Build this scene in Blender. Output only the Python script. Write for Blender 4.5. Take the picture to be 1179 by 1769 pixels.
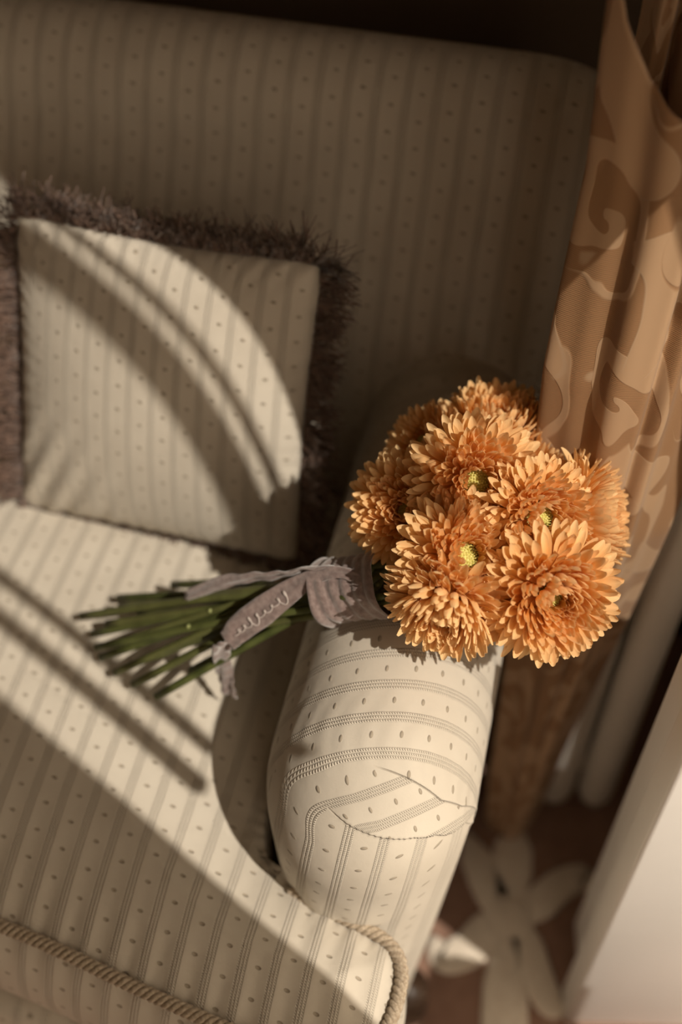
import bpy, math, random
import numpy as np
from mathutils import Matrix, Vector
PI = math.pi
for o in list(bpy.data.objects):
    bpy.data.objects.remove(o)
scene = bpy.context.scene
col = scene.collection
random.seed(7)
rng = np.random.default_rng(7)

# ------------------------------------------------------------------ camera
cam_d = bpy.data.cameras.new('camera')
cam_d.sensor_fit = 'VERTICAL'
cam_d.sensor_height = 36
cam_d.lens = 45
cam_d.clip_start = 0.02
cam = bpy.data.objects.new('camera', cam_d)
col.objects.link(cam)
cam.location = (0, 0, 1.45)
cam.rotation_euler = (math.radians(90 - 52), 0, math.radians(13))
cam_d.dof.use_dof = True
cam_d.dof.focus_distance = 0.945
cam_d.dof.aperture_fstop = 1.8
scene.camera = cam
# ------------------------------------------------------------------ light
AZ = math.radians(26.5)
EL = math.radians(50)
to_sun = Vector((math.cos(EL) * math.cos(AZ), -math.cos(EL) * math.sin(AZ), math.sin(EL)))
sun_d = bpy.data.lights.new('sun', 'SUN')
sun_d.energy = 3.9
sun_d.angle = math.radians(0.53)
sun_d.color = (1.0, 0.89, 0.745)
sun = bpy.data.objects.new('sun', sun_d)
col.objects.link(sun)
sun.location = to_sun * 4
sun.rotation_euler = to_sun.to_track_quat('Z', 'Y').to_euler()
world = bpy.data.worlds.new('sky')
scene.world = world
world.use_nodes = True
bg = world.node_tree.nodes['Background']
bg.inputs[0].default_value = (1.0, 0.795, 0.575, 1)
bg.inputs[1].default_value = 1.5
vs = scene.view_settings
vs.view_transform = 'Standard'
vs.look = 'None'
vs.exposure = 0.0
vs.gamma = 1.0
vs.use_curve_mapping = False


# ------------------------------------------------------------------ helpers
def tag(o, label=None, cat=None, group=None, kind=None):
    if label: o['label'] = label
    if cat: o['category'] = cat
    if group: o['group'] = group
    if kind: o['kind'] = kind
    return o

def empty(name, loc=(0, 0, 0), rot=None):
    o = bpy.data.objects.new(name, None)
    o.empty_display_size = .02
    col.objects.link(o)
    o.location = loc
    if rot is not None:
        o.rotation_mode = 'QUATERNION'
        o.rotation_quaternion = rot
    return o

def mesh(name, verts, faces, smooth=True, uvs=None, attrs=None):
    m = bpy.data.meshes.new(name)
    v = np.asarray(verts, dtype=np.float32).reshape(-1, 3)
    m.from_pydata(v.tolist() if len(v) < 20000 else v, [], faces)
    if uvs:
        idx = np.empty(len(m.loops), dtype=np.int32)
        m.loops.foreach_get('vertex_index', idx)
        for k, a in uvs.items():
            l = m.uv_layers.new(name=k)
            l.data.foreach_set('uv', np.asarray(a, dtype=np.float32)[idx].ravel())
    if attrs:
        for k, a in attrs.items():
            at = m.attributes.new(k, 'FLOAT', 'POINT')
            at.data.foreach_set('value', np.asarray(a, dtype=np.float32).ravel())
    if smooth:
        m.polygons.foreach_set('use_smooth', np.ones(len(m.polygons), dtype=bool))
    m.update()
    return m

def obj(name, m, mat=None, parent=None):
    o = bpy.data.objects.new(name, m)
    col.objects.link(o)
    if mat and len(m.materials) == 0:
        m.materials.append(mat)
    if parent:
        o.parent = parent
    return o

def grid_faces(nr, nc, wrap=False):
    f = []
    for i in range(nr - 1):
        for j in range(nc if wrap else nc - 1):
            j2 = (j + 1) % nc
            f.append((i * nc + j, i * nc + j2, (i + 1) * nc + j2, (i + 1) * nc + j))
    return f

class MB:
    """collects shapes that belong to ONE part"""
    def __init__(s): s.v = []; s.f = []
    def add(s, v, f):
        b = len(s.v); s.v += [tuple(map(float, p)) for p in v]; s.f += [tuple(i + b for i in q) for q in f]; return s
    def box(s, lo, hi, bev=0.0):
        (a, b, c), (d, e, g) = lo, hi
        if bev <= 0:
            v = [(a, b, c), (d, b, c), (d, e, c), (a, e, c), (a, b, g), (d, b, g), (d, e, g), (a, e, g)]
            return s.add(v, [(0, 3, 2, 1), (4, 5, 6, 7), (0, 1, 5, 4), (1, 2, 6, 5), (2, 3, 7, 6), (3, 0, 4, 7)])
        # bevelled in plan and at both ends
        def ring(z, i):
            pts = []
            for cx, cy, a0 in ((d - bev, e - bev, 0), (a + bev, e - bev, 90), (a + bev, b + bev, 180), (d - bev, b + bev, 270)):
                for k in range(4):
                    t = math.radians(a0 + 30 * k)
                    pts.append((cx + (bev - i) * math.cos(t), cy + (bev - i) * math.sin(t), z))
            return pts
        rs = [ring(c, bev), ring(c + bev * .3, bev * .3), ring(c + bev, 0), ring(g - bev, 0), ring(g - bev * .3, bev * .3), ring(g, bev)]
        v = [p for r in rs for p in r]
        f = grid_faces(6, 16, True)
        f += [tuple(range(15, -1, -1)), tuple(range(80, 96))]
        return s.add(v, f)
    def tube(s, pts, rad, n=8, cap=True):
        pts = [Vector(p) for p in pts]
        m = len(pts)
        rad = rad if hasattr(rad, '__len__') else [rad] * m
        up = Vector((0, 0, 1)); v = []
        d0 = (pts[1] - pts[0]).normalized()
        x = d0.orthogonal().normalized()
        for i in range(m):
            d = (pts[min(i + 1, m - 1)] - pts[max(i - 1, 0)]).normalized()
            x = (x - d * x.dot(d)).normalized()
            y = d.cross(x)
            for k in range(n):
                a = 2 * PI * k / n
                v.append(pts[i] + (x * math.cos(a) + y * math.sin(a)) * rad[i])
        f = grid_faces(m, n, True)
        if cap:
            f += [tuple(range(n - 1, -1, -1)), tuple(range((m - 1) * n, m * n))]
        return s.add(v, f)
    def lathe(s, prof, c=(0, 0, 0), n=24):
        v = []
        for r, z in prof:
            for k in range(n):
                a = 2 * PI * k / n
                v.append((c[0] + r * math.cos(a), c[1] + r * math.sin(a), c[2] + z))
        return s.add(v, grid_faces(len(prof), n, True))
    def build(s, name, mat, parent=None, smooth=True):
        return obj(name, mesh(name, s.v, s.f, smooth), mat, parent)

def bez(pts, n):
    """Catmull-Rom through pts"""
    P = [Vector(p) for p in pts]
    P = [P[0] * 2 - P[1]] + P + [P[-1] * 2 - P[-2]]
    out = []
    seg = len(P) - 3
    for k in range(n):
        t = k / (n - 1) * seg
        i = min(int(t), seg - 1); t -= i
        a, b, c, d = P[i:i + 4]
        out.append(.5 * ((2 * b) + (c - a) * t + (2 * a - 5 * b + 4 * c - d) * t * t + (3 * b - a - 3 * c + d) * t ** 3))
    return out

def smooth(e0, e1, x):
    t = np.clip((x - e0) / (e1 - e0), 0, 1)
    return t * t * (3 - 2 * t)

# ------------------------------------------------------------------ node helper
class S:
    def __init__(s, nt, sock): s.nt = nt; s.k = sock
    def _m(s, op, *a):
        n = s.nt.nodes.new('ShaderNodeMath'); n.operation = op
        for i, q in enumerate(a):
            if isinstance(q, S): s.nt.links.new(q.k, n.inputs[i])
            else: n.inputs[i].default_value = q
        return S(s.nt, n.outputs[0])
    def __add__(s, o): return s._m('ADD', s, o)
    def __sub__(s, o): return s._m('SUBTRACT', s, o)
    def __mul__(s, o): return s._m('MULTIPLY', s, o)
    def __truediv__(s, o): return s._m('DIVIDE', s, o)
    def fract(s): return s._m('FRACT', s)
    def floor(s): return s._m('FLOOR', s)
    def abs(s): return s._m('ABSOLUTE', s)
    def lt(s, o): return s._m('LESS_THAN', s, o)
    def gt(s, o): return s._m('GREATER_THAN', s, o)
    def sin(s): return s._m('SINE', s)
    def sqrt(s): return s._m('SQRT', s)
    def pow(s, o): return s._m('POWER', s, o)
    def mod(s, o): return s._m('FLOORED_MODULO', s, o)
    def max(s, o): return s._m('MAXIMUM', s, o)
    def min(s, o): return s._m('MINIMUM', s, o)
    def inv(s): return s * -1.0 + 1.0
    def step(s, e0, e1):
        n = s.nt.nodes.new('ShaderNodeMapRange'); n.interpolation_type = 'SMOOTHSTEP'
        s.nt.links.new(s.k, n.inputs[0]); n.inputs[1].default_value = e0; n.inputs[2].default_value = e1
        return S(s.nt, n.outputs[0])

class Mat:
    def __init__(s, name, base=(.8, .8, .8), rough=.6, **kw):
        s.m = bpy.data.materials.new(name); s.m.use_nodes = True
        s.nt = s.m.node_tree
        s.b = s.nt.nodes['Principled BSDF']
        s.out = s.nt.nodes['Material Output']
        s.b.inputs['Base Color'].default_value = (*base, 1)
        s.b.inputs['Roughness'].default_value = rough
        s.b.inputs['Specular IOR Level'].default_value = kw.get('spec', .3)
        if 'sheen' in kw:
            s.b.inputs['Sheen Weight'].default_value = kw['sheen']
    def new(s, t, **kw):
        n = s.nt.nodes.new(t)
        for k, v in kw.items():
            if k.startswith('i_'):
                n.inputs[k[2:]].default_value = v
            else: setattr(n, k, v)
        return n
    def link(s, a, b):
        s.nt.links.new(a.k if isinstance(a, S) else a, b)
    def uv(s, name='uv'):
        n = s.new('ShaderNodeUVMap', uv_map=name)
        x = s.new('ShaderNodeSeparateXYZ'); s.link(n.outputs[0], x.inputs[0])
        return n, S(s.nt, x.outputs[0]), S(s.nt, x.outputs[1])
    def attr(s, name):
        n = s.new('ShaderNodeAttribute', attribute_name=name)
        return S(s.nt, n.outputs['Fac'])
    def noise(s, scale, detail=3, vec=None, rough=.55, dist=0.0):
        n = s.new('ShaderNodeTexNoise')
        n.inputs['Scale'].default_value = scale; n.inputs['Detail'].default_value = detail
        n.inputs['Roughness'].default_value = rough; n.inputs['Distortion'].default_value = dist
        if vec is None:
            vec = s.new('ShaderNodeTexCoord').outputs['Object']
        s.link(vec, n.inputs['Vector'])
        return S(s.nt, n.outputs['Fac'])
    def mix(s, f, a, b):
        n = s.new('ShaderNodeMix', data_type='RGBA')
        for q, i in ((f, 0), (a, 6), (b, 7)):
            if isinstance(q, S): s.link(q, n.inputs[i])
            elif isinstance(q, (int, float)): n.inputs[i].default_value = q
            elif isinstance(q, tuple): n.inputs[i].default_value = (*q, 1)
            else: s.link(q, n.inputs[i])
        return n.outputs[2]
    def fmix(s, f, a, b):
        n = s.new('ShaderNodeMix', data_type='FLOAT')
        for q, i in ((f, 0), (a, 2), (b, 3)):
            if isinstance(q, S): s.link(q, n.inputs[i])
            else: n.inputs[i].default_value = q
        return S(s.nt, n.outputs[0])
    def color(s, c): s.link(c, s.b.inputs['Base Color'])
    def bump(s, h, strength=.5, dist=.001, prev=None):
        n = s.new('ShaderNodeBump'); n.inputs['Strength'].default_value = strength; n.inputs['Distance'].default_value = dist
        s.link(h, n.inputs['Height'])
        if prev is not None: s.link(prev, n.inputs['Normal'])
        s.link(n.outputs[0], s.b.inputs['Normal'])
        return n.outputs[0]

# ------------------------------------------------------------------ materials
PER = 26.0     # stripe period of the upholstery, mm
DOTQ = 22.0    # dot spacing along the stripe, mm

def fabric(name, arm=False, gapk=.42):
    M = Mat(name, rough=.72, spec=.22, sheen=.15)
    if not arm:
        _, u, v = M.uv('uv')
        seam = None
    else:
        _, ut, vt = M.uv('uv_top'); _, um, vm = M.uv('uv_mid'); _, uf, vf = M.uv('uv_front')
        f1 = M.attr('seam_a'); f2 = M.attr('seam_b'); xr = M.attr('reach_a'); xf = M.attr('reach_b')
        top = f1.gt(0.0)
        u = M.fmix(top, um, ut); v = M.fmix(top, vm, vt)
        fr = f2.lt(0.0) * xf.gt(0.0)
        u = M.fmix(fr, u, uf); v = M.fmix(fr, v, vf)
        s1 = (f1 + .0003).abs().step(.0008, .0001) * xr.step(-.004, .012)
        s2 = (f2 + .0003).abs().step(.0008, .0001) * xf.step(-.004, .012)
        seam = s1.max(s2)
    vmm = v * 1000.0
    wob = M.noise(55, 2) - .5
    a = (u.fract() - .5) * PER + wob * .5                # mm from the stripe centre
    # three rows of slanted chain stitches
    LP = 2.75
    inb = a.abs().lt(LP * 1.5)
    t = ((a + LP * 1.5) / LP).fract() * LP - LP / 2
    ph = ((vmm + t * .75) / 1.9).fract()
    rowmask = t.abs().step(1.15, .55) * inb
    hump = (ph * PI).sin()
    stitch = rowmask * hump
    gap = (ph - .5).abs().step(.30, .46) * t.abs().step(.95, .45) * inb
    edge = t.abs().step(.8, 1.3) * inb
    # woven dots halfway between the stripes, staggered from column to column
    cell = (u - .0).floor()
    uu = u + .5
    da = (uu.fract() - .5) * PER
    par = uu.floor().mod(2.0)
    db = ((vmm / DOTQ + par * .5).fract() - .5) * DOTQ + da * .12
    r = ((da / 2.6).pow(2.0) + (db / 1.4).pow(2.0)).sqrt()
    dot = r.step(1.12, .82)
    ring = r.step(.45, .8) * dot
    # weave
    tc = M.new('ShaderNodeCombineXYZ'); M.link(u * PER, tc.inputs[0]); M.link(vmm, tc.inputs[1])
    weave = ((u * (PER * 2 * PI / .55)).sin() * (vmm * (2 * PI / .55)).sin())
    big = M.noise(14, 3)
    fine = M.noise(900, 2)
    c = M.mix(big.step(.3, .7), (.56, .512, .435), (.62, .572, .49))
    c = M.mix(inb * (.06 if gapk < .3 else .10), c, (.50, .45, .37))
    c = M.mix(stitch * .55, c, (.72, .665, .57))
    c = M.mix((gap * gapk).max(edge * .10), c, (.25, .21, .16))
    c = M.mix(dot * .7, c, (.29, .24, .175))
    c = M.mix(ring * .35, c, (.24, .20, .15))
    if seam is not None:
        c = M.mix(seam * .6, c, (.25, .21, .16))
    M.color(c)
    h = stitch * .8 + dot * (r.step(1.0, .2) * .6 + .5) + weave * .03 + fine * .1 - gap * .25 - edge * .2
    if seam is not None:
        h = h - seam * 1.2
    p = M.bump(h, .9, .0007)
    M.bump(M.noise(70, 3), .35, .0012, p)
    return M.m

mat_fabric = fabric('upholstery_weave', False, .22)
mat_fabric_seat = fabric('upholstery_weave_seat', False, .66)
mat_fabric_arm = fabric('upholstery_weave_pleated', True, .85)

def simple(name, c1, c2, scale, rough=.7, bumpd=0.0, bs=None, **kw):
    M = Mat(name, rough=rough, **kw)
    n = M.noise(scale, 4)
    M.color(M.mix(n.step(.3, .7), c1, c2))
    if bumpd: M.bump(M.noise(bs or scale * 3, 4), .5, bumpd)
    return M.m

mat_rope = simple('twisted_cord', (.30, .235, .165), (.50, .42, .32), 420, .8, .0006, 1500, sheen=.2)
mat_fringe = simple('fringe_yarn', (.085, .048, .035), (.21, .132, .098), 160, .75, sheen=.4)
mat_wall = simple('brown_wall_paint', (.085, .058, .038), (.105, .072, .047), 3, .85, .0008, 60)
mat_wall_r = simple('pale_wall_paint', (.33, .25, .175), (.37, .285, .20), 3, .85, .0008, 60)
mat_ceiling = simple('ceiling_paint', (.52, .43, .33), (.56, .47, .36), 3, .9)
mat_floor = simple('dark_wood_floor', (.035, .018, .010), (.07, .038, .02), 9, .45, .0005, 40)
mat_rug = simple('brown_rug_pile', (.26, .15, .108), (.33, .20, .145), 70, .95, .002, 900, sheen=.3)
mat_motif = simple('cream_rug_pile', (.76, .67, .56), (.82, .74, .63), 90, .95, .002, 900, sheen=.3)
mat_white = simple('white_gloss_paint', (.88, .87, .85), (.92, .91, .895), 6, .32, .0003, 30, spec=.5)
mat_rad = simple('radiator_enamel', (.82, .79, .73), (.86, .83, .78), 8, .4, .0003, 30, spec=.5)
mat_dark = simple('dark_turned_wood', (.02, .012, .008), (.045, .026, .016), 40, .4)
mat_ribbon = simple('taupe_velvet_ribbon', (.165, .115, .105), (.26, .20, .185), 220, .7, .0008, 500, sheen=.8)
mat_thread = simple('pale_ribbon_script', (.50, .44, .41), (.60, .54, .51), 200, .6)

def glass():
    M = Mat('window_glass')
    tr = M.new('ShaderNodeBsdfTransparent'); gl = M.new('ShaderNodeBsdfGlossy'); gl.inputs['Roughness'].default_value = .02
    mx = M.new('ShaderNodeMixShader'); mx.inputs[0].default_value = .05
    M.link(tr.outputs[0], mx.inputs[1]); M.link(gl.outputs[0], mx.inputs[2]); M.link(mx.outputs[0], M.out.inputs[0])
    return M.m
mat_glass = glass()

def stem_mat():
    M = Mat('green_stem', rough=.45, spec=.4)
    oi = M.new('ShaderNodeObjectInfo')
    n = M.noise(60, 3)
    c = M.mix(n.step(.3, .7), (.045, .058, .015), (.10, .118, .035))
    c = M.mix(S(M.nt, oi.outputs['Random']) * .5, c, (.16, .155, .06))
    M.color(c); M.bump(M.noise(300, 3), .4, .0006)
    return M.m
mat_stem = stem_mat()
mat_node = simple('pale_stem_scar', (.24, .27, .10), (.34, .37, .15), 200, .55)
mat_calyx = simple('calyx_green', (.08, .10, .03), (.14, .16, .05), 200, .6)

def petal_mat():
    M = Mat('peach_petal', rough=.5, spec=.28, sheen=.1)
    _, u, v = M.uv('uv')
    oi = M.new('ShaderNodeObjectInfo')
    rnd = S(M.nt, oi.outputs['Random'])
    c = M.mix(v.step(.0, .75), (.86, .42, .10), (.98, .63, .25))
    c = M.mix(v.step(.55, 1.0) * .55, c, (.99, .77, .48))
    c = M.mix(rnd * .4, c, (.98, .70, .37))
    vein = ((u - .5) * 34.0).sin() * .5 + .5
    c = M.mix(vein * .13, c, (.82, .42, .12))
    M.color(c)
    M.bump(vein * .5 + M.noise(300, 2) * .6, .25, .0004)
    tl = M.new('ShaderNodeBsdfTranslucent'); M.link(c, tl.inputs[0])
    mx = M.new('ShaderNodeMixShader'); mx.inputs[0].default_value = .36
    M.link(M.b.outputs[0], mx.inputs[1]); M.link(tl.outputs[0], mx.inputs[2]); M.link(mx.outputs[0], M.out.inputs[0])
    return M.m
mat_petal = petal_mat()
mat_disc = simple('green_disc_florets', (.52, .47, .11), (.78, .69, .27), 500, .6)

def curtain_mat():
    M = Mat('peach_damask', rough=.55, spec=.35, sheen=.25)
    n, u, v = M.uv('uv')                    # metres along / up the cloth
    nx = M.new('ShaderNodeCombineXYZ'); M.link(u, nx.inputs[0]); M.link(v, nx.inputs[1])
    d1 = M.noise(16, 1, nx.outputs[0]) - .5
    off = M.new('ShaderNodeVectorMath', operation='ADD'); M.link(nx.outputs[0], off.inputs[0]); off.inputs[1].default_value = (7.3, 2.1, 0)
    d2 = M.noise(16, 1, off.outputs[0]) - .5
    # scroll motifs: one spiral per staggered cell
    px = u / .115 + d1 * .6
    row = (v / .135 + d2 * .6)
    par = row.floor().mod(2.0)
    lx = (px + par * .5).fract() - .5
    ly = row.fract() - .5
    rad = (lx * lx + ly * ly).sqrt()
    ang = M.nt.nodes.new('ShaderNodeMath'); ang.operation = 'ARCTAN2'; M.link(ly, ang.inputs[0]); M.link(lx, ang.inputs[1])
    ang = S(M.nt, ang.outputs[0])
    spiral = (ang + rad * 19.0).sin()
    arm_ = (spiral - .1).step(-.1, .1) * rad.step(.47, .44)
    ln = M.noise(13, 0, off.outputs[0], dist=.9) - .555
    leaf = ln.step(-.012, .012)
    satin = arm_.max(leaf * rad.step(.30, .34))
    edge_ = (ln - .008).abs().step(.014, .004) * rad.step(.30, .34)
    rib = (v * (2 * PI / .0014)).sin()
    c = M.mix(satin, (.43, .24, .115), (.58, .385, .23))
    c = M.mix(edge_ * .5, c, (.60, .43, .28))
    c = M.mix(rib.step(0, 1) * satin.inv() * .35, c, (.22, .12, .06))
    M.color(c)
    M.bump(satin * 1.0 + rib * satin.inv() * .25, .5, .0006)
    tl = M.new('ShaderNodeBsdfTranslucent'); M.link(c, tl.inputs[0])
    mx = M.new('ShaderNodeMixShader'); mx.inputs[0].default_value = .32
    M.link(M.b.outputs[0], mx.inputs[1]); M.link(tl.outputs[0], mx.inputs[2]); M.link(mx.outputs[0], M.out.inputs[0])
    return M.m
mat_curtain = curtain_mat()

# ------------------------------------------------------------------ the room
def struct(name, mb, mat, label=None):
    o = mb.build(name, mat, None, False)
    return tag(o, label or name.replace('_', ' '), None, None, 'structure')

tag(MB().box((-2.4, -1.5, -.06), (.40, 1.24, 0)).build('floor', mat_floor, None, False), 'dark wooden floor under the rug', 'floor', kind='structure')
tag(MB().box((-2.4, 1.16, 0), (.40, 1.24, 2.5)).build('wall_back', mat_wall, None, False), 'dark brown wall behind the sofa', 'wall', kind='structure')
tag(MB().box((-2.4, -1.5, 2.5), (.40, 1.24, 2.56)).build('ceiling', mat_ceiling, None, False), 'plain ceiling above the sofa', 'ceiling', kind='structure')
WX0, WX1 = .34, .40
WY0, WY1, WZ0, WZ1 = .0733, .585, .45, 2.15
WYS, WYE = .345, .495     # glazing between these lines cut to the floor, unseen, so sun reaches the cover panel
w = MB()
w.box((WX0, -1.5, 0), (WX1, -1.15, 2.5)).box((WX0, -.15, 0), (WX1, WY0, 2.5)).box((WX0, -1.15, 0), (WX1, -.15, .06)).box((WX0, -1.15, 2.05), (WX1, -.15, 2.5))  # unseen second opening towards the front, added to let in soft daylight
w.box((WX0, WY1, 0), (WX1, 1.16, 2.5))
w.box((WX0, WY0, 0), (WX1, WYS, WZ0)).box((WX0, WYS, 0), (WX1, WYE, .02)).box((WX0, WYE, 0), (WX1, WY1, WZ0)).box((WX0, WY0, WZ1), (WX1, WY1, 2.5))
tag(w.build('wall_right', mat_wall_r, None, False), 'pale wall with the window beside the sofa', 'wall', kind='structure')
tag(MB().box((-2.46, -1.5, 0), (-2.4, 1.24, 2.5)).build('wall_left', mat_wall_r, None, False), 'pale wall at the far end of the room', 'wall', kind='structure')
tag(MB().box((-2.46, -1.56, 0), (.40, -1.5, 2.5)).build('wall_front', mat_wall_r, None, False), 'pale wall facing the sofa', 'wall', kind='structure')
win = tag(empty('window_1', (.37, (WY0 + WY1) / 2, WZ0)), 'white framed window beside the curtain', 'window', kind='structure')
def part_at(root, mb, name, mat, smooth_=False):
    o = mb.build(name, mat, None, smooth_)
    o.parent = root
    o.matrix_parent_inverse = Matrix.Translation(-Vector(root.location))
    return o
# upright glazing bars; y from the perpendicular offset q of each shadow band
XB = .37
def bar(q, wq, z0):
    yc = (q - .446 * XB) / .895
    h = wq / .895 / 2 - .003
    part_at(win, MB().box((XB - .007, yc - h, z0), (XB + .007, yc + h, WZ1)), 'glazing_bar', mat_white)
for q, wq, z0 in ((.2955, .0165, 1.25), (.327, .0135, 1.25), (.497, .027, 1.27), (.5225, .0090, 1.27)):
    bar(q, wq, z0)
part_at(win, MB().box((XB - .002, WY0, WZ0), (XB + .002, WYS, WZ1)), 'pane', mat_glass)
part_at(win, MB().box((XB - .002, WYS, .02), (XB + .002, WYE, WZ1)), 'pane', mat_glass)
part_at(win, MB().box((XB - .002, WYE, WZ0), (XB + .002, WY1, WZ1)), 'pane', mat_glass)
part_at(win, MB().box((.315, WY0 - .02, WZ0 - .03), (.345, WYS, WZ0 - .004), .004), 'window_sill', mat_white)

# ------------------------------------------------------------------ rug
RUG_Z = .008
rug = tag(empty('rug', (.0, .3, 0)), 'brown rug with cream leaf motif beside the sofa arm', 'rug')
part_at(rug, MB().box((-1.6, -.6, .0005), (.30, 1.0, RUG_Z), .003), 'field', mat_rug)
part_at(rug, MB().lathe([(.029, RUG_Z - .002), (.029, RUG_Z + .0025), (.025, RUG_Z + .0044), (.0002, RUG_Z + .0046)], (.068, .567, 0), 24), 'motif_hub', mat_motif, True)
def petal_strip(name, pts, wid, z=RUG_Z):
    """a raised leaf of the rug motif: closed outline around a centre line"""
    c = bez([(*p, 0) for p in pts], 22)
    L, Rr = [], []
    for i, p in enumerate(c):
        d = (c[min(i + 1, 21)] - c[max(i - 1, 0)]).normalized()
        nrm = Vector((-d.y, d.x, 0))
        t = i / 21
        wv = np.interp(t, np.linspace(0, 1, len(wid)), wid)
        L.append(p + nrm * wv); Rr.append(p - nrm * wv)
    ring = L + Rr[::-1]
    n = len(ring)
    cen = []
    v = [(p.x, p.y, z - .002) for p in ring] + [(p.x, p.y, z + .0025) for p in ring]
    inner = [(c[i] + (L[i] - c[i]) * .8) for i in range(22)] + [(c[i] + (Rr[i] - c[i]) * .8) for i in range(21, -1, -1)]
    v += [(p.x, p.y, z + .0042) for p in inner]
    f = grid_faces(3, n, True)
    for i in range(21):
        f.append((2 * n + i, 2 * n + i + 1, 2 * n + (n - 2 - i), 2 * n + (n - 1 - i)))
    part_at(rug, MB().add(v, f), name, mat_motif, True)
for pts, wid in (
    ([(.068, .556), (.063, .60), (.060, .64), (.059, .685)], [.012, .018, .025, .023, .004]),
    ([(.076, .558), (.044, .590), (.022, .622), (.002, .657)], [.012, .021, .020, .018, .004]),
    ([(.060, .558), (.098, .590), (.120, .618), (.144, .632), (.156, .618)], [.012, .020, .019, .016, .004]),
    ([(.076, .576), (.045, .548), (.028, .520), (.002, .506), (-.016, .524)], [.012, .020, .021, .020, .004]),
    ([(.060, .576), (.090, .540), (.105, .510), (.126, .480), (.145, .478)], [.012, .019, .019, .016, .004]),
    ([(.067, .578), (.070, .53), (.074, .49), (.080, .44), (.084, .40)], [.012, .016, .025, .026, .008]),
    ([(.03, .79), (.07, .75), (.11, .77)], [.004, .014, .004])):
    petal_strip('motif_leaf', pts, wid)

# ------------------------------------------------------------------ radiator and cabinet
rad = tag(empty('radiator', (.118, .80, 0)), 'off white column radiator behind the curtain foot', 'radiator')
for j in range(3):
    for i in range(2):
        x, y = .096 + .048 * i + .002 * j, .728 + .007 * i + .055 * j
        prof = [(.001, .012), (.010, .014), (.017, .022), (.021, .036), (.0215, .05), (.0215, .56), (.019, .585), (.011, .60), (.001, .605)]
        part_at(rad, MB().lathe(prof, (x, y, 0), 28), 'column', mat_rad, True)
    part_at(rad, MB().tube([(.086, .731 + .055 * j, .575), (.158, .739 + .055 * j, .575)], .013, 14), 'top_link', mat_rad, True)
part_at(rad, MB().tube([(.122, .733, .09), (.124, .85, .09)], .012, 14), 'lower_header', mat_rad, True)

cab = tag(empty('radiator_cover', (.142, .465, 0)), 'white painted cover panel with thick edge standing right of the sofa', 'cover')
cab.rotation_euler = (0, 0, math.radians(11))
MB().box((0, 0, .002), (.205, .037, .72), .0045).build('front_panel', mat_white, cab)
MB().box((.016, .038, .03), (.17, .103, .705), .004).build('side_panel', mat_white, cab)

# ------------------------------------------------------------------ sofa
sofa = tag(empty('sofa', (-.6, .6, 0)), 'cream woven sofa with stitched stripes, rounded arm and high back', 'sofa')
XC, HW, YF, FL, YB, ZS, ZT, ZB = -.080, .0855, .362, .108, .99, .50, .605, .07

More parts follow.
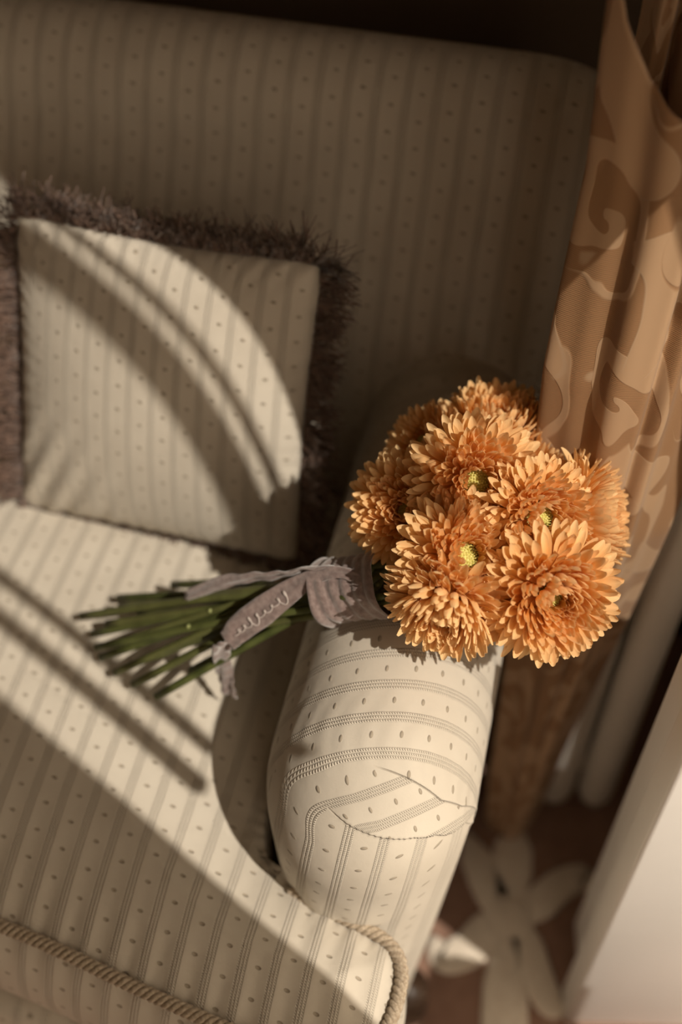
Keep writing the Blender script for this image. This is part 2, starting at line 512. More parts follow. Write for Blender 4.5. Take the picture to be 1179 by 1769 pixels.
def build_arm():
    ns_side, ns_cap = 260, 200
    L = YB - (YF + FL)
    P = []
    for f in np.linspace(0, 1, ns_side)[:-1]:
        P.append((-1, 0, L * (1 - f) ** 1.3))
    e = 2 / 2.12
    for t in np.linspace(0, PI, ns_cap):
        cx, sx = -math.cos(t), max(math.sin(t), 0)
        P.append((math.copysign(abs(cx) ** e, cx), sx ** e, 0))
    for f in np.linspace(0, 1, ns_side)[1:]:
        P.append((1, 0, L * f ** 1.3))
    P = np.array(P); ns = len(P)
    rows = []
    for z in np.linspace(ZB, ZS, 80)[:-1]:
        q = max(0, (.50 - z) / .43)
        rows.append((1 - .40 * q ** 1.15, 1 - .05 * q, z))
    for t in np.linspace(0, PI / 2, 110):
        k = max(math.cos(t), 0) ** .9
        rows.append((k, k, ZS + (ZT - ZS) * math.sin(t)))
    nr = len(rows)
    G = np.zeros((nr, ns, 3))
    for i, (k, kf, z) in enumerate(rows):
        G[i, :, 0] = XC + HW * k * P[:, 0]
        G[i, :, 1] = YF + FL - FL * kf * P[:, 1] + P[:, 2]
        G[i, :, 2] = z
    # normals by finite differences
    du = np.gradient(G, axis=1); dv = np.gradient(G, axis=0)
    Nn = np.cross(du, dv); Nn /= np.linalg.norm(Nn, axis=2, keepdims=True) + 1e-12
    x, y, z = G[..., 0], G[..., 1], G[..., 2]
    # seams
    f1 = y - (.4245 + .55 * np.maximum(0, x + .022) + 6 * np.maximum(0, x + .022) ** 2 - .03 * (x + .05)) + .25 * np.minimum(0, z - .545)
    zs2 = np.interp(x, [-.115, -.096, -.081, -.068, -.053, -.037, -.021, -.006, .006], [.578, .574, .570, .567, .563, .558, .548, .530, .515])
    f2 = z - zs2
    f2 = np.where(y > .47, .05, f2 + np.maximum(0, y - .43) * 1.5)
    ra, rb = x + .072, x + .102
    # arc length across the arm
    tt = np.linspace(0, PI / 2, 200)
    px_ = HW * np.maximum(np.cos(tt), 0) ** .9; pz = (ZT - ZS) * np.sin(tt)
    arc = np.concatenate([[0], np.cumsum(np.hypot(np.diff(px_), np.diff(pz)))]); arc = arc[-1] - arc
    g = np.sign(x - XC) * np.interp(np.abs(x - XC), px_[::-1], arc[::-1])
    btop = g + np.sign(x - XC) * np.maximum(0, ZS - z)
    Nt = (y - .28 * (x - XC) * (z > -1) - .432) / .0285
    Nm = -20.833 * x + 28.666 * y + 21.223 * z - 26.655
    bm = (x + .09) * .95 + (y - .41) * .55 + np.interp(.01, [0, 1], [0, 1]) * 0 - .012
    cum = np.concatenate([[0], np.cumsum(np.linalg.norm(np.diff(G[:, ns // 2, :], axis=0), axis=1))])
    c0 = np.interp(.565, G[:, ns // 2, 2], cum)
    bf = np.repeat(cum[:, None], ns, 1) - c0 - .045
    Nf = -1 - (x + .110 - .10 * (z - .56)) / .027
    # continuous field left of the pleats
    wd = .002 + .026 * smooth(-.068, -.095, x)
    w1 = smooth(0, 1, np.clip(-f1 / wd, 0, 1))
    w1 = np.where(x > -.066, 1.0, w1)
    um = Nt * (1 - w1) + Nm * w1; bmm = btop * (1 - w1) + bm * w1
    w2 = smooth(.588, .545, z) * smooth(.445, .405, y)
    w2 = np.where(x < -.085, w2, w2 * smooth(-.06, -.085, x))
    um = um * (1 - w2) + Nf * w2; bmm = bmm * (1 - w2) + bf * w2
    # below the cap on the left wall of the arm the cloth of the top runs down
    # pleat relief + soft puckers
    disp = .0016 * np.exp(-np.maximum(f1, 0) / .010) * (f1 > 0) * smooth(-.07, -.04, x) * (f1 < .05)
    disp = disp + .0018 * np.exp(-np.maximum(f2, 0) / .010) * (f2 > 0) * smooth(-.10, -.08, x) * (f2 < .06) * (y < .45)
    disp = disp + .00022 * np.sin(btop * 2 * PI / .017 + 3 * np.sin(y * 60)) * smooth(.40, .45, y) * np.exp(-((y - .43) / .05) ** 2)
    disp = disp + .0009 * np.sin(x * 150 + z * 40) * smooth(.52, .40, z) * smooth(.40, .37, y)
    G = G + Nn * disp[..., None]
    uvs = {'uv_top': np.stack([Nt + .5, btop], -1).reshape(-1, 2),
           'uv_mid': np.stack([um + .5, bmm], -1).reshape(-1, 2),
           'uv_front': np.stack([Nf + .5, bf], -1).reshape(-1, 2)}
    at = {'seam_a': f1, 'seam_b': f2, 'reach_a': ra, 'reach_b': rb}
    m = mesh('arm', G.reshape(-1, 3), grid_faces(nr, ns), True, uvs, {k: a.ravel() for k, a in at.items()})
    o = obj('arm', m, mat_fabric_arm, sofa)
    o.matrix_parent_inverse = Matrix.Translation(-Vector(sofa.location))
build_arm()

def build_back():
    # section in y-z: up the reclined front, over a rounded top, down behind
    prof = [(.770, .30), (.795, .42)]
    for t in np.linspace(0, 1, 40):
        prof.append((.800 + .128 * t + .012 * math.sin(PI * t) * -1, .44 + .30 * t))
    for t in np.linspace(0, PI * .95, 30)[1:]:
        prof.append((.928 + .062 - .062 * math.cos(t) + .004, .74 + .082 * math.sin(t)))
    prof.append((1.075, .60)); prof.append((1.085, .30))
    prof = np.array(prof)
    arc = np.concatenate([[0], np.cumsum(np.hypot(*np.diff(prof, axis=0).T))])
    nx = 160
    xs = np.concatenate([np.linspace(-1.5, -.06, 120), -.06 + .075 * np.sin(np.linspace(0, PI / 2, 41))[1:]])
    nx = len(xs)
    G = np.zeros((len(prof), nx, 3))
    cy = .95
    for j, x in enumerate(xs):
        k = 1.0
        if x > -.06:
            k = math.sqrt(max(0, 1 - ((x + .06) / .0751) ** 2)) * .5 + .5
        G[:, j, 0] = x
        G[:, j, 1] = cy + (prof[:, 0] - cy) * (.25 + .75 * k) - .012 * np.sin(np.clip((prof[:, 1] - .42) / .4, 0, 1) * PI) * 1.0
        G[:, j, 2] = .3 + (prof[:, 1] - .3) * (.94 + .06 * k)
    U = np.repeat(((xs + 1.5) / .026)[None], len(prof), 0); V = np.repeat(arc[:, None], nx, 1)
    m = mesh('backrest', G.reshape(-1, 3), grid_faces(len(prof), nx)[::1], True, {'uv': np.stack([U, V], -1).reshape(-1, 2)})
    o = obj('backrest', m, mat_fabric, sofa)
    o.matrix_parent_inverse = Matrix.Translation(-Vector(sofa.location))
build_back()
base = MB().box((-1.5, .262, .07), (-.155, 1.08, .314), .02)
nb = len(base.v)
bo = part_at(sofa, base, 'seat_base', mat_fabric, True)
l = bo.data.uv_layers.new(name='uv')
for lp in bo.data.loops:
    co = bo.data.vertices[lp.vertex_index].co
    l.data[lp.index].uv = (co.x / .026, co.z)
for lx, ly in ((-.03, .44), (-1.3, .44)):
    part_at(sofa, MB().lathe([(.001, .0), (.018, .0), (.024, .012), (.024, .03), (.014, .045), (.02, .06), (.022, .075), (.001, .08)], (lx, ly, RUG_Z + .0), 24), 'leg', mat_dark, True)

# ------------------------------------------------------------------ seat cushion
cush = tag(empty('seat_cushion', (-.5, .5, .315)), 'cream striped seat cushion edged with twisted cord', 'cushion')
corner = [(-1.2, .34), (-.75, .335), (-.5, .318), (-.349, .300), (-.297, .292), (-.245, .2815), (-.195, .272), (-.145, .2635), (-.10, .2575), (-.066, .259), (-.043, .270),
          (-.0310, .295), (-.028, .326), (-.034, .346), (-.050, .358), (-.081, .366), (-.117, .376), (-.146, .392), (-.1635, .425), (-.167, .48), (-.168, .60), (-.169, .74), (-.18, .785), (-.23, .80), (-.6, .80), (-1.2, .80)]
cc = bez([(*p, 0) for p in corner], 700)
out = np.array([(p.x, p.y) for p in cc])
# resample evenly, dense
dl = np.concatenate([[0], np.cumsum(np.hypot(*np.diff(out, axis=0).T))])
nO = 760
q_ = np.linspace(0, dl[-1], nO)
out = np.stack([np.interp(q_, dl, out[:, 0]), np.interp(q_, dl, out[:, 1])], -1)
def seat_dist(p):
    return np.sqrt(((p[:, None, :] - out[None, ::3, :]) ** 2).sum(-1)).min(1)
def seat_top(d, x, y):
    return .436 + .043 * (1 - np.exp(-d / .075)) - .006 * np.exp(-d / .006)
def build_cushion():
    cen = np.array((-.48, .54))
    ks = np.concatenate([np.linspace(.02, .8, 46), np.linspace(.81, 1.0, 42)])
    rows, U, V = [], [], []
    for k in ks:
        p = cen + (out - cen) * k
        d = seat_dist(p) if k < .9999 else np.zeros(len(p))
        zz = seat_top(d, p[:, 0], p[:, 1])
        u = (p[:, 0] - .0) / .0257
        # small puckers running in from the corded edge
        zz = zz + .0017 * np.sin(u * 2 * PI) * np.exp(-d / .05) * smooth(.44, .40, p[:, 1])
        rows.append(np.column_stack([p, zz])); U.append(u); V.append(p[:, 1])
    # boxing
    nrm = np.gradient(out, axis=0); nrm = np.stack([nrm[:, 1], -nrm[:, 0]], -1); nrm /= np.linalg.norm(nrm, axis=1, keepdims=True)
    zt = rows[-1][:, 2]
    arm_side = smooth(.34, .37, out[:, 1]) * (out[:, 0] > -.2)
    per = np.concatenate([[0], np.cumsum(np.hypot(*np.diff(out, axis=0).T))])
    # on the right end the boxing stripes run round the corner
    for t in np.linspace(0, 1, 24)[1:]:
        b = .026 * math.sin(PI * min(1, t * 1.0) * .8) ** .8
        p = out + nrm * (b * (1 - .75 * arm_side) * (1 - .72 * smooth(-.13, -.06, out[:, 0])))[:, None]
        rows.append(np.column_stack([p, zt + (.315 - zt) * t]))
        wr = smooth(-.09, -.04, out[:, 0])
        U.append((out[:, 0] * (1 - wr) + (out[:, 0] + (per - per[0]) * .0) * wr) / .0257 + wr * (out[:, 1] - .27) / .0257); V.append(out[:, 1] - t * .1)
    G = np.array(rows)
    m = mesh('cover', G.reshape(-1, 3), grid_faces(len(rows), nO, True), True, {'uv': np.stack([np.array(U) + .33, np.array(V)], -1).reshape(-1, 2)})
    o = obj('cover', m, mat_fabric_seat, cush)
    o.matrix_parent_inverse = Matrix.Translation(-Vector(cush.location))
    # twisted cord along the upper edge
    keep = out[(out[:, 0] > -.62)]
    cut = np.where((keep[:, 0] > -.2) & (keep[:, 1] > .383))[0][0]
    keep = keep[:cut]
    path = [Vector((a, b, .437)) for a, b in keep]
    fine = bez(path[::4], 1500)
    Ltot = sum((fine[i + 1] - fine[i]).length for i in range(len(fine) - 1))
    for s in range(3):
        pts = []
        acc = 0
        for i, p in enumerate(fine):
            d = (fine[min(i + 1, len(fine) - 1)] - fine[max(i - 1, 0)]).normalized()
            side = Vector((d.y, -d.x, 0)); up = Vector((0, 0, 1))
            if i: acc += (p - fine[i - 1]).length
            a = acc / .0175 * 2 * PI + s * 2 * PI / 3
            pts.append(p + side * (.0008 + math.cos(a) * .0030) + up * (.0008 + math.sin(a) * .0030))
        mb = MB().tube(pts, .0028, 7)
        o = mb.build('cord_strand', mat_rope, cush)
        o.matrix_parent_inverse = Matrix.Translation(-Vector(cush.location))
build_cushion()

# ------------------------------------------------------------------ throw pillow
def build_pillow():
    c = Vector((-.338, .742, .602))
    tilt = math.radians(25)
    rot = Matrix.Rotation(math.radians(-3), 4, 'Z') @ Matrix.Rotation(-tilt, 4, 'X') @ Matrix.Rotation(math.radians(-1.5), 4, 'Y')
    root = tag(empty('throw_pillow', c), 'square cream dotted pillow with brown fringe leaning on the sofa back', 'pillow')
    root.rotation_mode = 'QUATERNION'; root.rotation_quaternion = rot.to_quaternion()
    HWp, HHp = .142, .146
    n = 90
    s = np.sin(np.linspace(-PI / 2, PI / 2, n))
    U, Vv = np.meshgrid(s, s)
    def outline(u, v):
        x = HWp * u * (1 - .045 * (1 - v * v)); z = HHp * v * (1 - .045 * (1 - u * u))
        # round the corners a little
        r = np.abs(u) ** 8 * np.abs(v) ** 8
        return x * (1 - .03 * r), z * (1 - .03 * r)
    X, Z = outline(U, Vv)
    th = .052 * (np.maximum(0, 1 - U ** 2) ** .55) * (np.maximum(0, 1 - Vv ** 2) ** .5)
    ed = 1 - np.maximum(np.abs(U), np.abs(Vv))
    wr = np.exp(-ed / .12)
    ang = np.arctan2(Vv, U)
    th = th + .0016 * wr * np.sin(60 * ang + 3 * np.sin(5 * ang)) * (ed > .002)
    lowleft = np.exp(-((U + .75) ** 2 + (Vv + .72) ** 2) / .16)
    th = th + .003 * lowleft * np.sin((U - Vv * .6) * 26) * (ed > .002)
    uv = np.stack([X / .021, Z], -1).reshape(-1, 2)
    for sg in (-1, 1):
        G = np.stack([X, sg * th, Z], -1).reshape(-1, 3)
        f = grid_faces(n, n)
        if sg > 0: f = [q[::-1] for q in f]
        nm = 'front_cover' if sg < 0 else 'back_cover'
        obj(nm, mesh(nm, G, f, True, {'uv': uv}), mat_fabric, root)
    # brush fringe
    mb = MB()
    per = []
    for k in range(520):
        t = k / 130
        sd = int(t); u = (t - sd) * 2 - 1
        per.append([(u, 1), (1, -u), (-u, -1), (-1, u)][sd])
    R = random.Random(3)
    for (u, v) in per:
        for rep in range(8):
            uu, vv = u + R.uniform(-.012, .012) * (abs(v) == 1), v + R.uniform(-.012, .012) * (abs(u) == 1)
            x, z = outline(np.array(uu), np.array(vv))
            base_ = Vector((float(x), R.uniform(-.005, .004), float(z)))
            on = Vector((u if abs(u) == 1 else 0, 0, v if abs(v) == 1 else 0))
            if abs(u) > .93 and abs(v) > .93: on = Vector((math.copysign(1, u), 0, math.copysign(1, v)))
            on.normalize()
            tan = Vector((on.z, 0, -on.x))
            clump = math.sin(k * .0)
            ph = (u * 7.1 + v * 4.7)
            lean = .55 * math.sin(ph * 5) + .4 * math.sin(ph * 13) + R.gauss(0, .25)
            low = v == -1
            Ln = R.uniform(.020, .034) * (1 + .22 * math.sin(ph * 8.3)) * (.45 if low else 1)
            out_y = R.gauss(-.25, .35) if not low else R.uniform(-.2, .5)
            d = (on + tan * lean + Vector((0, out_y, 0))).normalized()
            d2 = (d + tan * R.gauss(0, .5) + Vector((0, R.gauss(-.2, .4), -.35 if not low else .0))).normalized()
            p1 = base_ + d * Ln * .55; p2 = p1 + d2 * Ln * .5
            w = R.uniform(.0005, .0009)
            sx = Vector((w, 0, 0)) if abs(on.z) > .5 else Vector((0, 0, w))
            sy = Vector((0, w, 0))
            vs_ = []
            for p, s_ in ((base_, 1.2), (p1, 1.1), (p2, .8)):
                vs_ += [p + sx * s_, p - sx * .5 * s_ + sy * s_, p - sx * .5 * s_ - sy * s_]
            b = len(mb.v)
            mb.v += [tuple(q) for q in vs_]
            for i in range(2):
                for j in range(3):
                    j2 = (j + 1) % 3
                    mb.f.append((b + i * 3 + j, b + i * 3 + j2, b + i * 3 + 3 + j2, b + i * 3 + 3 + j))
    o = mb.build('fringe', mat_fringe, root)
    o['kind'] = 'stuff'; o['label'] = 'brown brush fringe'
build_pillow()

# ------------------------------------------------------------------ curtain
def rot2(lat, fwd):
    """plan point from coordinates along / across the line from the viewer to the sofa corner (13 degrees off the wall)"""
    a = math.radians(13)
    return lat * math.cos(a) - fwd * math.sin(a), lat * math.sin(a) + fwd * math.cos(a)

curt = tag(empty('curtain', (.055, .70, 0)), 'peach damask curtain gathered beside the sofa arm', 'curtain')
def build_curtain():
    def ring(z, n, ra, rb, cl, cf, flute, m_, ph):
        pts = []
        for k in range(n):
            a = 2 * PI * k / n
            f = 1 + flute * math.cos(m_ * a + ph + .6 * math.sin(2 * a)) + .35 * flute * math.cos((m_ * 2 + 1) * a + z * 3)
            pts.append((cl + ra * f * math.cos(a), cf + rb * f * math.sin(a)))
        return pts
    zs_ = [0.012, .1, .25, .45, .6, .75, .9, 1.0, 1.1]
    RA = [.028, .031, .0365, .0465, .0525, .0625, .064, .064, .064]
    RB = [.026, .028, .030, .032, .034, .038, .044, .052, .058]
    CL = [.2015, .2015, .2035, .2085, .2150, .2245, .240, .237, .237]
    CF = [.657, .655, .653, .650, .655, .690, .740, .760, .77]
    n, nz = 260, 150
    # outer drape with a swooping upper edge
    V, UV = [], []
    def rim(a):   # a: angle in plan, 0 = right, pi = left, 3pi/2 = towards viewer
        c = -math.cos(a)
        front = float(np.interp(c, [-1, .25, .47, .69, .906, 1], [.945, .957, .965, .975, 1.006, 1.035]))
        if math.sin(a) > 0:
            return front + (.89 - front) * float(smooth(0, .5, np.array(math.sin(a))))
        return front
    for i in range(nz):
        t = i / (nz - 1)
        for k in range(n):
            a = 2 * PI * k / n
            z = .012 + t * (rim(a) - .012)
            ra, rb, cl, cf = (np.interp(z, zs_, q) for q in (RA, RB, CL, CF))
            fl = .13 * min(1, z / .2 + .4) * (1 - .6 * max(0, (z - .8) / .25))
            f = 1 + fl * math.cos(5 * a + 1.1 + .8 * math.sin(2 * a) + z * .8) + .35 * fl * math.cos(11 * a + z * 3)
            # deep valley on the side towards the viewer
            f -= .34 * math.exp(-(((a - 4.86 - .12 * (z - .6)) / .10) ** 2)) * smooth(.15, .5, np.array(z)) * (1 - .8 * smooth(.84, .92, np.array(z)))
            lat, fw = cl + ra * f * math.cos(a), cf + rb * f * math.sin(a)
            x, y = rot2(lat, fw)
            V.append((x, y, z)); UV.append((a * .078, z))
    m = mesh('lower_drape', V, grid_faces(nz, n, True), True, {'uv': UV})
    o = obj('lower_drape', m, mat_curtain, curt)
    o.matrix_parent_inverse = Matrix.Translation(-Vector(curt.location))
    sol = o.modifiers.new('cloth', 'SOLIDIFY'); sol.thickness = .0016; sol.offset = -1
    # upper drape: hangs inside the swoop and runs up beside the window
    V, UV = [], []
    n2, nz2 = 200, 90
    for i in range(nz2):
        t = i / (nz2 - 1)
        z = .80 + 1.35 * t
        for k in range(n2):
            s = k / (n2 - 1)
            wv = .012 * math.sin(s * 30 + .7 + z * .9) + .006 * math.sin(s * 53 + z * 2)
            g = float(smooth(1.045, 1.08, np.array(z)))
            lat0, fw0 = .206 + .11 * s, .800 - .045 * s
            x0, y0 = rot2(lat0, fw0 + wv * (.7 + .6 * s))
            # unseen spread towards the window higher up, shaped to keep sun off the pillow edge
            x1 = .032 + (.222 - .032) * s + wv * (.6 - .5 * s); y1 = .775 + (.511 - .775) * s + wv * (.6 - .5 * s)
            V.append((x0 * (1 - g) + x1 * g, y0 * (1 - g) + y1 * g, z)); UV.append((s * .42 + .3, z + .03))
    m = mesh('upper_drape', V, grid_faces(nz2, n2), True, {'uv': UV})
    o = obj('upper_drape', m, mat_curtain, curt)
    o.matrix_parent_inverse = Matrix.Translation(-Vector(curt.location))
    sol = o.modifiers.new('cloth', 'SOLIDIFY'); sol.thickness = .0016
build_curtain()

# ------------------------------------------------------------------ chrysanthemums
def petal_mesh(name, wid, bend, cup, tipw=.75, twist=0.0):
    """unit length along +Z, width along Y, hollow side towards -X"""
    nl, nw = 7, 5
    V, UV = [], []
    for i in range(nl):
        t = (0, .2, .45, .68, .85, .95, 1.0)[i]
        tt = min(t, .985)
        w = wid * (.30 + .70 * smooth(0, tipw, np.array(t))) * (1 - max(0, (tt - tipw) / (1 - tipw)) ** 2.4) ** .5
        bx = bend(t)
        for j in range(nw):
            s = j / (nw - 1) * 2 - 1
            y = s * w * (1 - .12 * cup)
            x = bx - cup * w * (s * s) * (1.15 - .25 * t)
            zc = t - .025 * s * s * t
            y2 = y * math.cos(twist * t); x2 = x + y * math.sin(twist * t)
            V.append((x2, y2, zc)); UV.append(((s + 1) / 2, t))
    m = mesh(name, V, grid_faces(nl, nw), True, {'uv': UV})
    m.materials.append(mat_petal)
    return m
petal_in = [petal_mesh('petal_inner', .15, lambda t: -.30 * t ** 2.0, .75, .62), petal_mesh('petal_inner', .17, lambda t: -.38 * t ** 2.2, .7, .6, .12)]
petal_mid = [petal_mesh('petal_middle', .115, lambda t: .10 * math.sin(PI * t) - .26 * t ** 2.5, .62, .7), petal_mesh('petal_middle', .125, lambda t: .12 * math.sin(PI * t) - .20 * t ** 2.5, .58, .72, .2),
             petal_mesh('petal_middle', .11, lambda t: .08 * math.sin(PI * t) - .32 * t ** 2.5, .66, .68, -.2)]
petal_out = [petal_mesh('petal_outer', .105, lambda t: .10 * t - .14 * t ** 3, .5, .76, .15), petal_mesh('petal_outer', .115, lambda t: .14 * math.sin(PI * t * .8) - .16 * t ** 3, .45, .74, -.2),
             petal_mesh('petal_outer', .095, lambda t: -.05 * t + .10 * t ** 2, .55, .75, .3)]
def disc_mesh():
    mb = MB()
    for i in range(70):
        f = (i + .5) / 70; a = i * 2.39996
        r = .0094 * math.sqrt(f); z = .0030 * (1 - f) + .0005
        x, y = r * math.cos(a), r * math.sin(a); h = .0024 + .0016 * f; w = .00075
        mb.add([(x - w, y - w, z), (x + w, y - w, z), (x + w, y + w, z), (x - w, y + w, z), (x * .96, y * .96, z + h)], [(0, 1, 4), (1, 2, 4), (2, 3, 4), (3, 0, 4)])
    mb.lathe([(.0100, -.001), (.008, .0012), (.003, .003), (.0002, .0035)], n=14)
    return mesh('disc', mb.v, mb.f, True)
m_disc = disc_mesh(); m_disc.materials.append(mat_disc)
mbc = MB().lathe([(.0035, -.016), (.006, -.013), (.011, -.007), (.0125, -.002), (.010, .001), (.0005, .002)], n=18)
m_cal = mesh('calyx', mbc.v, mbc.f, True); m_cal.materials.append(mat_calyx)

T = Vector((.1385, -.5999, .788)); Rr = Vector((.9744, .2250, 0)); Uu = Vector((-.1773, .7678, .6157))
NECK = Vector((-.116, .5625, .618))
heads = [  # centre, facing (towards viewer, right, up), size, petals, open, label
    ((-.036, .608, .716), (1, .10, -.10), 1.14, 298, .0, 'large peach chrysanthemum with pale green eye at the upper middle of the bouquet'),
    ((.018, .594, .706), (1, .42, -.12), .98, 295, -.08, 'peach chrysanthemum with shaded green eye right of the bouquet centre'),
    ((.060, .634, .672), (.42, .95, .08), 1.14, 298, .0, 'peach chrysanthemum turned to the right at the rim by the curtain'),
    ((.034, .541, .682), (1, .20, -.28), 1.20, 299, -.02, 'broad domed peach chrysanthemum at the lower right of the bouquet'),
    ((-.032, .555, .698), (1, .30, .12), 1.06, 296, .0, 'peach chrysanthemum with dark shadowed eye at the bouquet centre'),
    ((-.043, .519, .664), (.55, -.30, -.70), 1.08, 296, .02, 'lowest peach chrysanthemum resting on the cream sofa arm'),
    ((-.089, .594, .686), (1, -.36, .05), 1.06, 290, .04, 'leftmost peach chrysanthemum with long loose petals above the ribbon'),
    ((-.032, .699, .693), (.60, .10, .65), 1.08, 296, .0, 'pale peach chrysanthemum at the back top of the bouquet'),
    ((-.090, .672, .682), (.7, -.50, .40), .80, 200, .05, 'small half hidden peach chrysanthemum at the upper left of the bouquet'),
    ((.022, .684, .672), (.5, .45, .55), 1.0, 250, .0, 'pale peach chrysanthemum tucked behind at the upper right of the bouquet'),
]
ends = [(-.343, .590, .489), (-.354, .550, .486), (-.339, .529, .485), (-.279, .502, .486), (-.340, .555, .500), (-.302, .509, .486), (-.369, .564, .489), (-.296, .608, .500), (-.314, .568, .507), (-.254, .525, .500)]
extra_ends = [(-.344, .534, .492), (-.321, .516, .487), (-.318, .538, .505), (-.290, .527, .504), (-.335, .575, .500), (-.272, .560, .512), (-.262, .542, .515)]
Rm = random.Random(11)

def stem_part(path, rad_, parent, inv):
    mb = MB().tube(path, rad_, 9)
    st = mb.build('stem', mat_stem, parent)
    st.matrix_parent_inverse = inv
    # pale scars where leaves were stripped
    for t in (.34 + Rm.uniform(-.08, .08), .62 + Rm.uniform(-.1, .1), .84 + Rm.uniform(-.06, .06)):
        i = int(t * (len(path) - 1)); p = path[i]
        side = Vector((Rm.uniform(-.3, .3), -.35 + Rm.uniform(-.5, .4), .8)).normalized()
        nb_ = MB()
        rr = .0022
        prof = [(.0001, rr), (rr * .7, rr * .75), (rr, 0), (rr * .7, -rr * .75), (.0001, -rr)]
        nb_.lathe(prof, tuple(p + side * .0030), 8)
        no = nb_.build('leaf_scar', mat_node, st)
    return st

neck_slots = [(0, 0)] + [(.0085 * math.cos(k * PI / 3), .0085 * math.sin(k * PI / 3)) for k in range(6)] + [(.0155 * math.cos(k * PI / 5 + .2), .0155 * math.sin(k * PI / 5 + .2)) for k in range(10)]
axis = (NECK - Vector((-.33, .55, .49))).normalized()
nx_ = axis.cross(Vector((0, 0, 1))).normalized(); ny_ = nx_.cross(axis)
def slot(i):
    a, b = neck_slots[i % 17]
    return NECK + nx_ * a + ny_ * b
slot_order = [1, 0, 4, 5, 6, 3, 2, 8, 9, 13]
EYE = [1.0, 0.95, 0.6, 0.62, 1.0, 0.4, 0.35, 0.4, 0.4, 0.4]     # how open the green centre of each head is
for hi, (c, fc, size, npet, opn, lab) in enumerate(heads):
    eye = EYE[hi]
    c = Vector(c)
    nrm = (T * fc[0] + Rr * fc[1] + Uu * fc[2]).normalized()
    q = nrm.to_track_quat('Z', 'Y')
    root = tag(empty('chrysanthemum', c - nrm * .012, q), lab, 'flower', 'chrysanthemums of the bouquet')
    M0 = Matrix.Translation(c - nrm * .012) @ q.to_matrix().to_4x4()
    obj('disc', m_disc, None, root).matrix_local = Matrix.Translation((0, 0, .0015 + .009 * (1 - eye))) @ Matrix.Scale(.25 + .85 * eye, 4)
    obj('calyx', m_cal, None, root)
    for i in range(npet):
        f = (i + .5) / npet
        ang = i * 2.39996 + Rm.uniform(-.10, .10)
        th = math.radians(8 + 16 * eye + (94 - 16 * eye) * f ** .82) + opn + Rm.gauss(0, .055)
        L = (.0085 + .0285 * f ** .55) * size * Rm.uniform(.92, 1.08)
        rb = .0030 + .0062 * eye + (.0110 - .0055 * eye) * f ** .7
        zb = .0060 * (1 - f) - .001
        if f < .22: m = Rm.choice(petal_in)
        elif f < .62: m = Rm.choice(petal_mid)
        else: m = Rm.choice(petal_out)
        wsc = (1.18 - .22 * f) * Rm.uniform(.88, 1.15)
        o = bpy.data.objects.new('petal', m); col.objects.link(o); o.parent = root
        o.matrix_local = (Matrix.Rotation(ang, 4, 'Z') @ Matrix.Translation((rb, 0, zb)) @ Matrix.Rotation(th, 4, 'Y') @ Matrix.Rotation(Rm.gauss(0, .16), 4, 'Z')
                          @ Matrix.Diagonal((L * wsc, L * wsc, L, 1)))
    neck = slot(slot_order[hi])
    b0 = c - nrm * .026
    mid = b0 - nrm * .022 + (neck - b0) * .45
    e = Vector(ends[hi])
    path = bez([e, e.lerp(neck, .5) + Vector((0, 0, .006)), neck - axis * .02, neck + axis * .012, mid, b0], 40)
    stem_part(path, [.0036] * 26 + list(np.linspace(.0036, .003, 14)), root, M0.inverted())
for k, e in enumerate(extra_ends):
    e = Vector(e)
    neck = slot([7, 10, 11, 12, 14, 15, 16][k])
    path = bez([e, e.lerp(neck, .5) + Vector((0, 0, .004)), neck - axis * .02, neck + axis * .03], 28)
    root = tag(empty('flower_stem', e), 'cut green flower stem in the bundle held by the taupe ribbon', 'stem', 'bare stems of the bouquet')
    stem_part(path, .0034, root, Matrix.Translation(-e))

# ------------------------------------------------------------------ ribbon
rib = tag(empty('ribbon', NECK), 'taupe velvet ribbon tied round the flower stems with two loose tails', 'ribbon')
rinv = Matrix.Translation(-NECK)
def ribbon_strip(name, pts, wdirs, widths, mat, parent, wave=.0012, n=60, seed=0, thick=.0009):
    c = bez(pts, n)
    wd = bez(wdirs, n)
    nw = 9
    V = []
    for i in range(n):
        t = i / (n - 1)
        d = (c[min(i + 1, n - 1)] - c[max(i - 1, 0)]).normalized()
        w_ = wd[i]; w_ = (w_ - d * w_.dot(d)).normalized()
        nn = d.cross(w_)
        wid = float(np.interp(t, np.linspace(0, 1, len(widths)), widths))
        for j in range(nw):
            s = j / (nw - 1) * 2 - 1
            V.append(c[i] + w_ * (wid * s) + nn * (wave * math.sin(s * 4.5 + t * 9 + seed) + wave * .7 * math.sin(t * 46 + seed) * abs(s)))
    o = obj(name, mesh(name, V, grid_faces(n, nw)), mat, parent)
    o.matrix_parent_inverse = rinv
    sd = o.modifiers.new('thickness', 'SOLIDIFY'); sd.thickness = thick; sd.offset = 0
    return o
# wrap round the neck
V = []
nA, nB = 44, 26
for i in range(nB):
    t = i / (nB - 1)
    for k in range(nA):
        a = 2 * PI * k / nA
        r = .0238 + .0012 * math.sin(t * 34 + math.sin(a) * 2.2) + .001 * math.sin(5 * a + t * 6) + .004 * abs(t - .5) ** 2 * 4
        V.append(NECK + axis * (-.030 + .058 * t) + (nx_ * math.cos(a) + ny_ * math.sin(a)) * r)
o = obj('wrap', mesh('wrap', V, grid_faces(nB, nA, True)), mat_ribbon, rib); o.matrix_parent_inverse = rinv
sd = o.modifiers.new('thickness', 'SOLIDIFY'); sd.thickness = .001
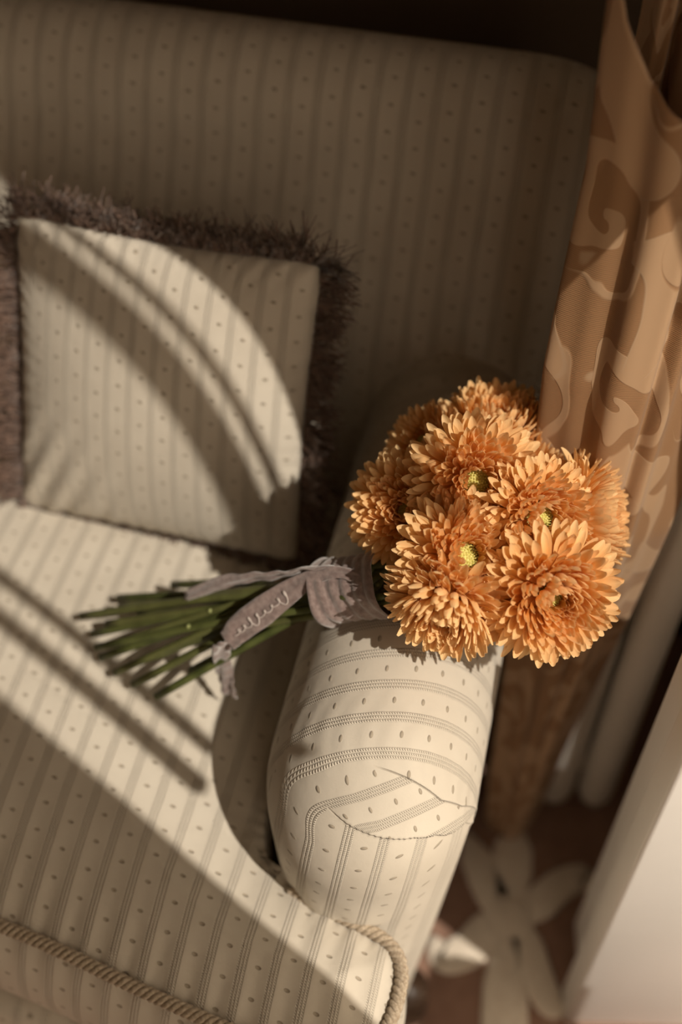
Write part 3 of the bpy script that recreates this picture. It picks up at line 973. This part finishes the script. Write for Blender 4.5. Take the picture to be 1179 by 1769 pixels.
# knot
V = []
kc = Vector((-.110, .551, .639))
for i in range(14):
    f = i / 13 * PI
    for k in range(20):
        a = 2 * PI * k / 20
        r = 1 + .14 * math.sin(3 * a + 2 * f)
        V.append(kc + Vector((.008 * r * math.sin(f) * math.cos(a), .008 * r * math.sin(f) * math.sin(a), .006 * math.cos(f))))
o = obj('knot', mesh('knot', V, grid_faces(14, 20, True)), mat_ribbon, rib); o.matrix_parent_inverse = rinv
t1 = [(-.112, .553, .644), (-.131, .557, .642), (-.150, .556, .631), (-.169, .549, .614), (-.188, .539, .596), (-.206, .530, .578), (-.216, .522, .566)]
WD1 = [(-.3, .6, .6), (-.4, .6, .5), (-.5, .6, .4), (-.55, .55, .4), (-.58, .52, .42), (-.6, .5, .4), (-.6, .5, .3)]
tl = ribbon_strip('tail', t1, WD1, [.004, .0045, .006, .0095, .012, .0115, .009], mat_ribbon, rib, .0008, seed=1)
t1b = [(-.214, .523, .567), (-.221, .521, .555), (-.222, .522, .53), (-.221, .521, .506), (-.217, .516, .488)]
ribbon_strip('tail_end', t1b, [(.6, .75, 0), (.8, .45, 0), (.9, .3, 0), (.9, -.2, 0), (.85, -.3, 0)], [.009, .008, .007, .008, .008], mat_ribbon, rib, .0014, 40, seed=2)
t2 = [(-.112, .557, .643), (-.132, .562, .640), (-.157, .562, .632), (-.181, .562, .616), (-.206, .563, .602), (-.232, .564, .585), (-.265, .563, .556)]
ribbon_strip('tail', t2, [(.1, -.5, .8), (.1, -.5, .8), (.1, -.4, .8), (.1, -.2, .9), (.1, -.1, .9), (.1, .3, .8), (.1, .6, .5)], [.0035, .004, .004, .005, .005, .006, .004], mat_ribbon, rib, .0012, seed=4)
# pale looping script along the wide tail
cpt = bez(t1, 60); wdv = bez(WD1, 60)
pts = []
for i in range(220):
    t = i / 219
    k = 30 + t * 22
    i0 = int(k); fr = k - i0
    p = cpt[i0].lerp(cpt[i0 + 1], fr)
    d = (cpt[i0 + 1] - cpt[i0]).normalized()
    w_ = wdv[i0]; w_ = (w_ - d * w_.dot(d)).normalized(); nn = d.cross(w_)
    if nn.z < 0: nn = -nn
    ph = t * 2 * PI * 8
    amp = .0026 + .0016 * math.sin(t * 11 + 1) + .001 * math.sin(t * 23)
    pts.append(p + w_ * (amp * math.sin(ph) - .002) + d * (.0021 * math.cos(ph)) + nn * .0012)
o = MB().tube(pts, .00055, 5).build('script', mat_thread, tl)
o['label'] = 'pale looping script'
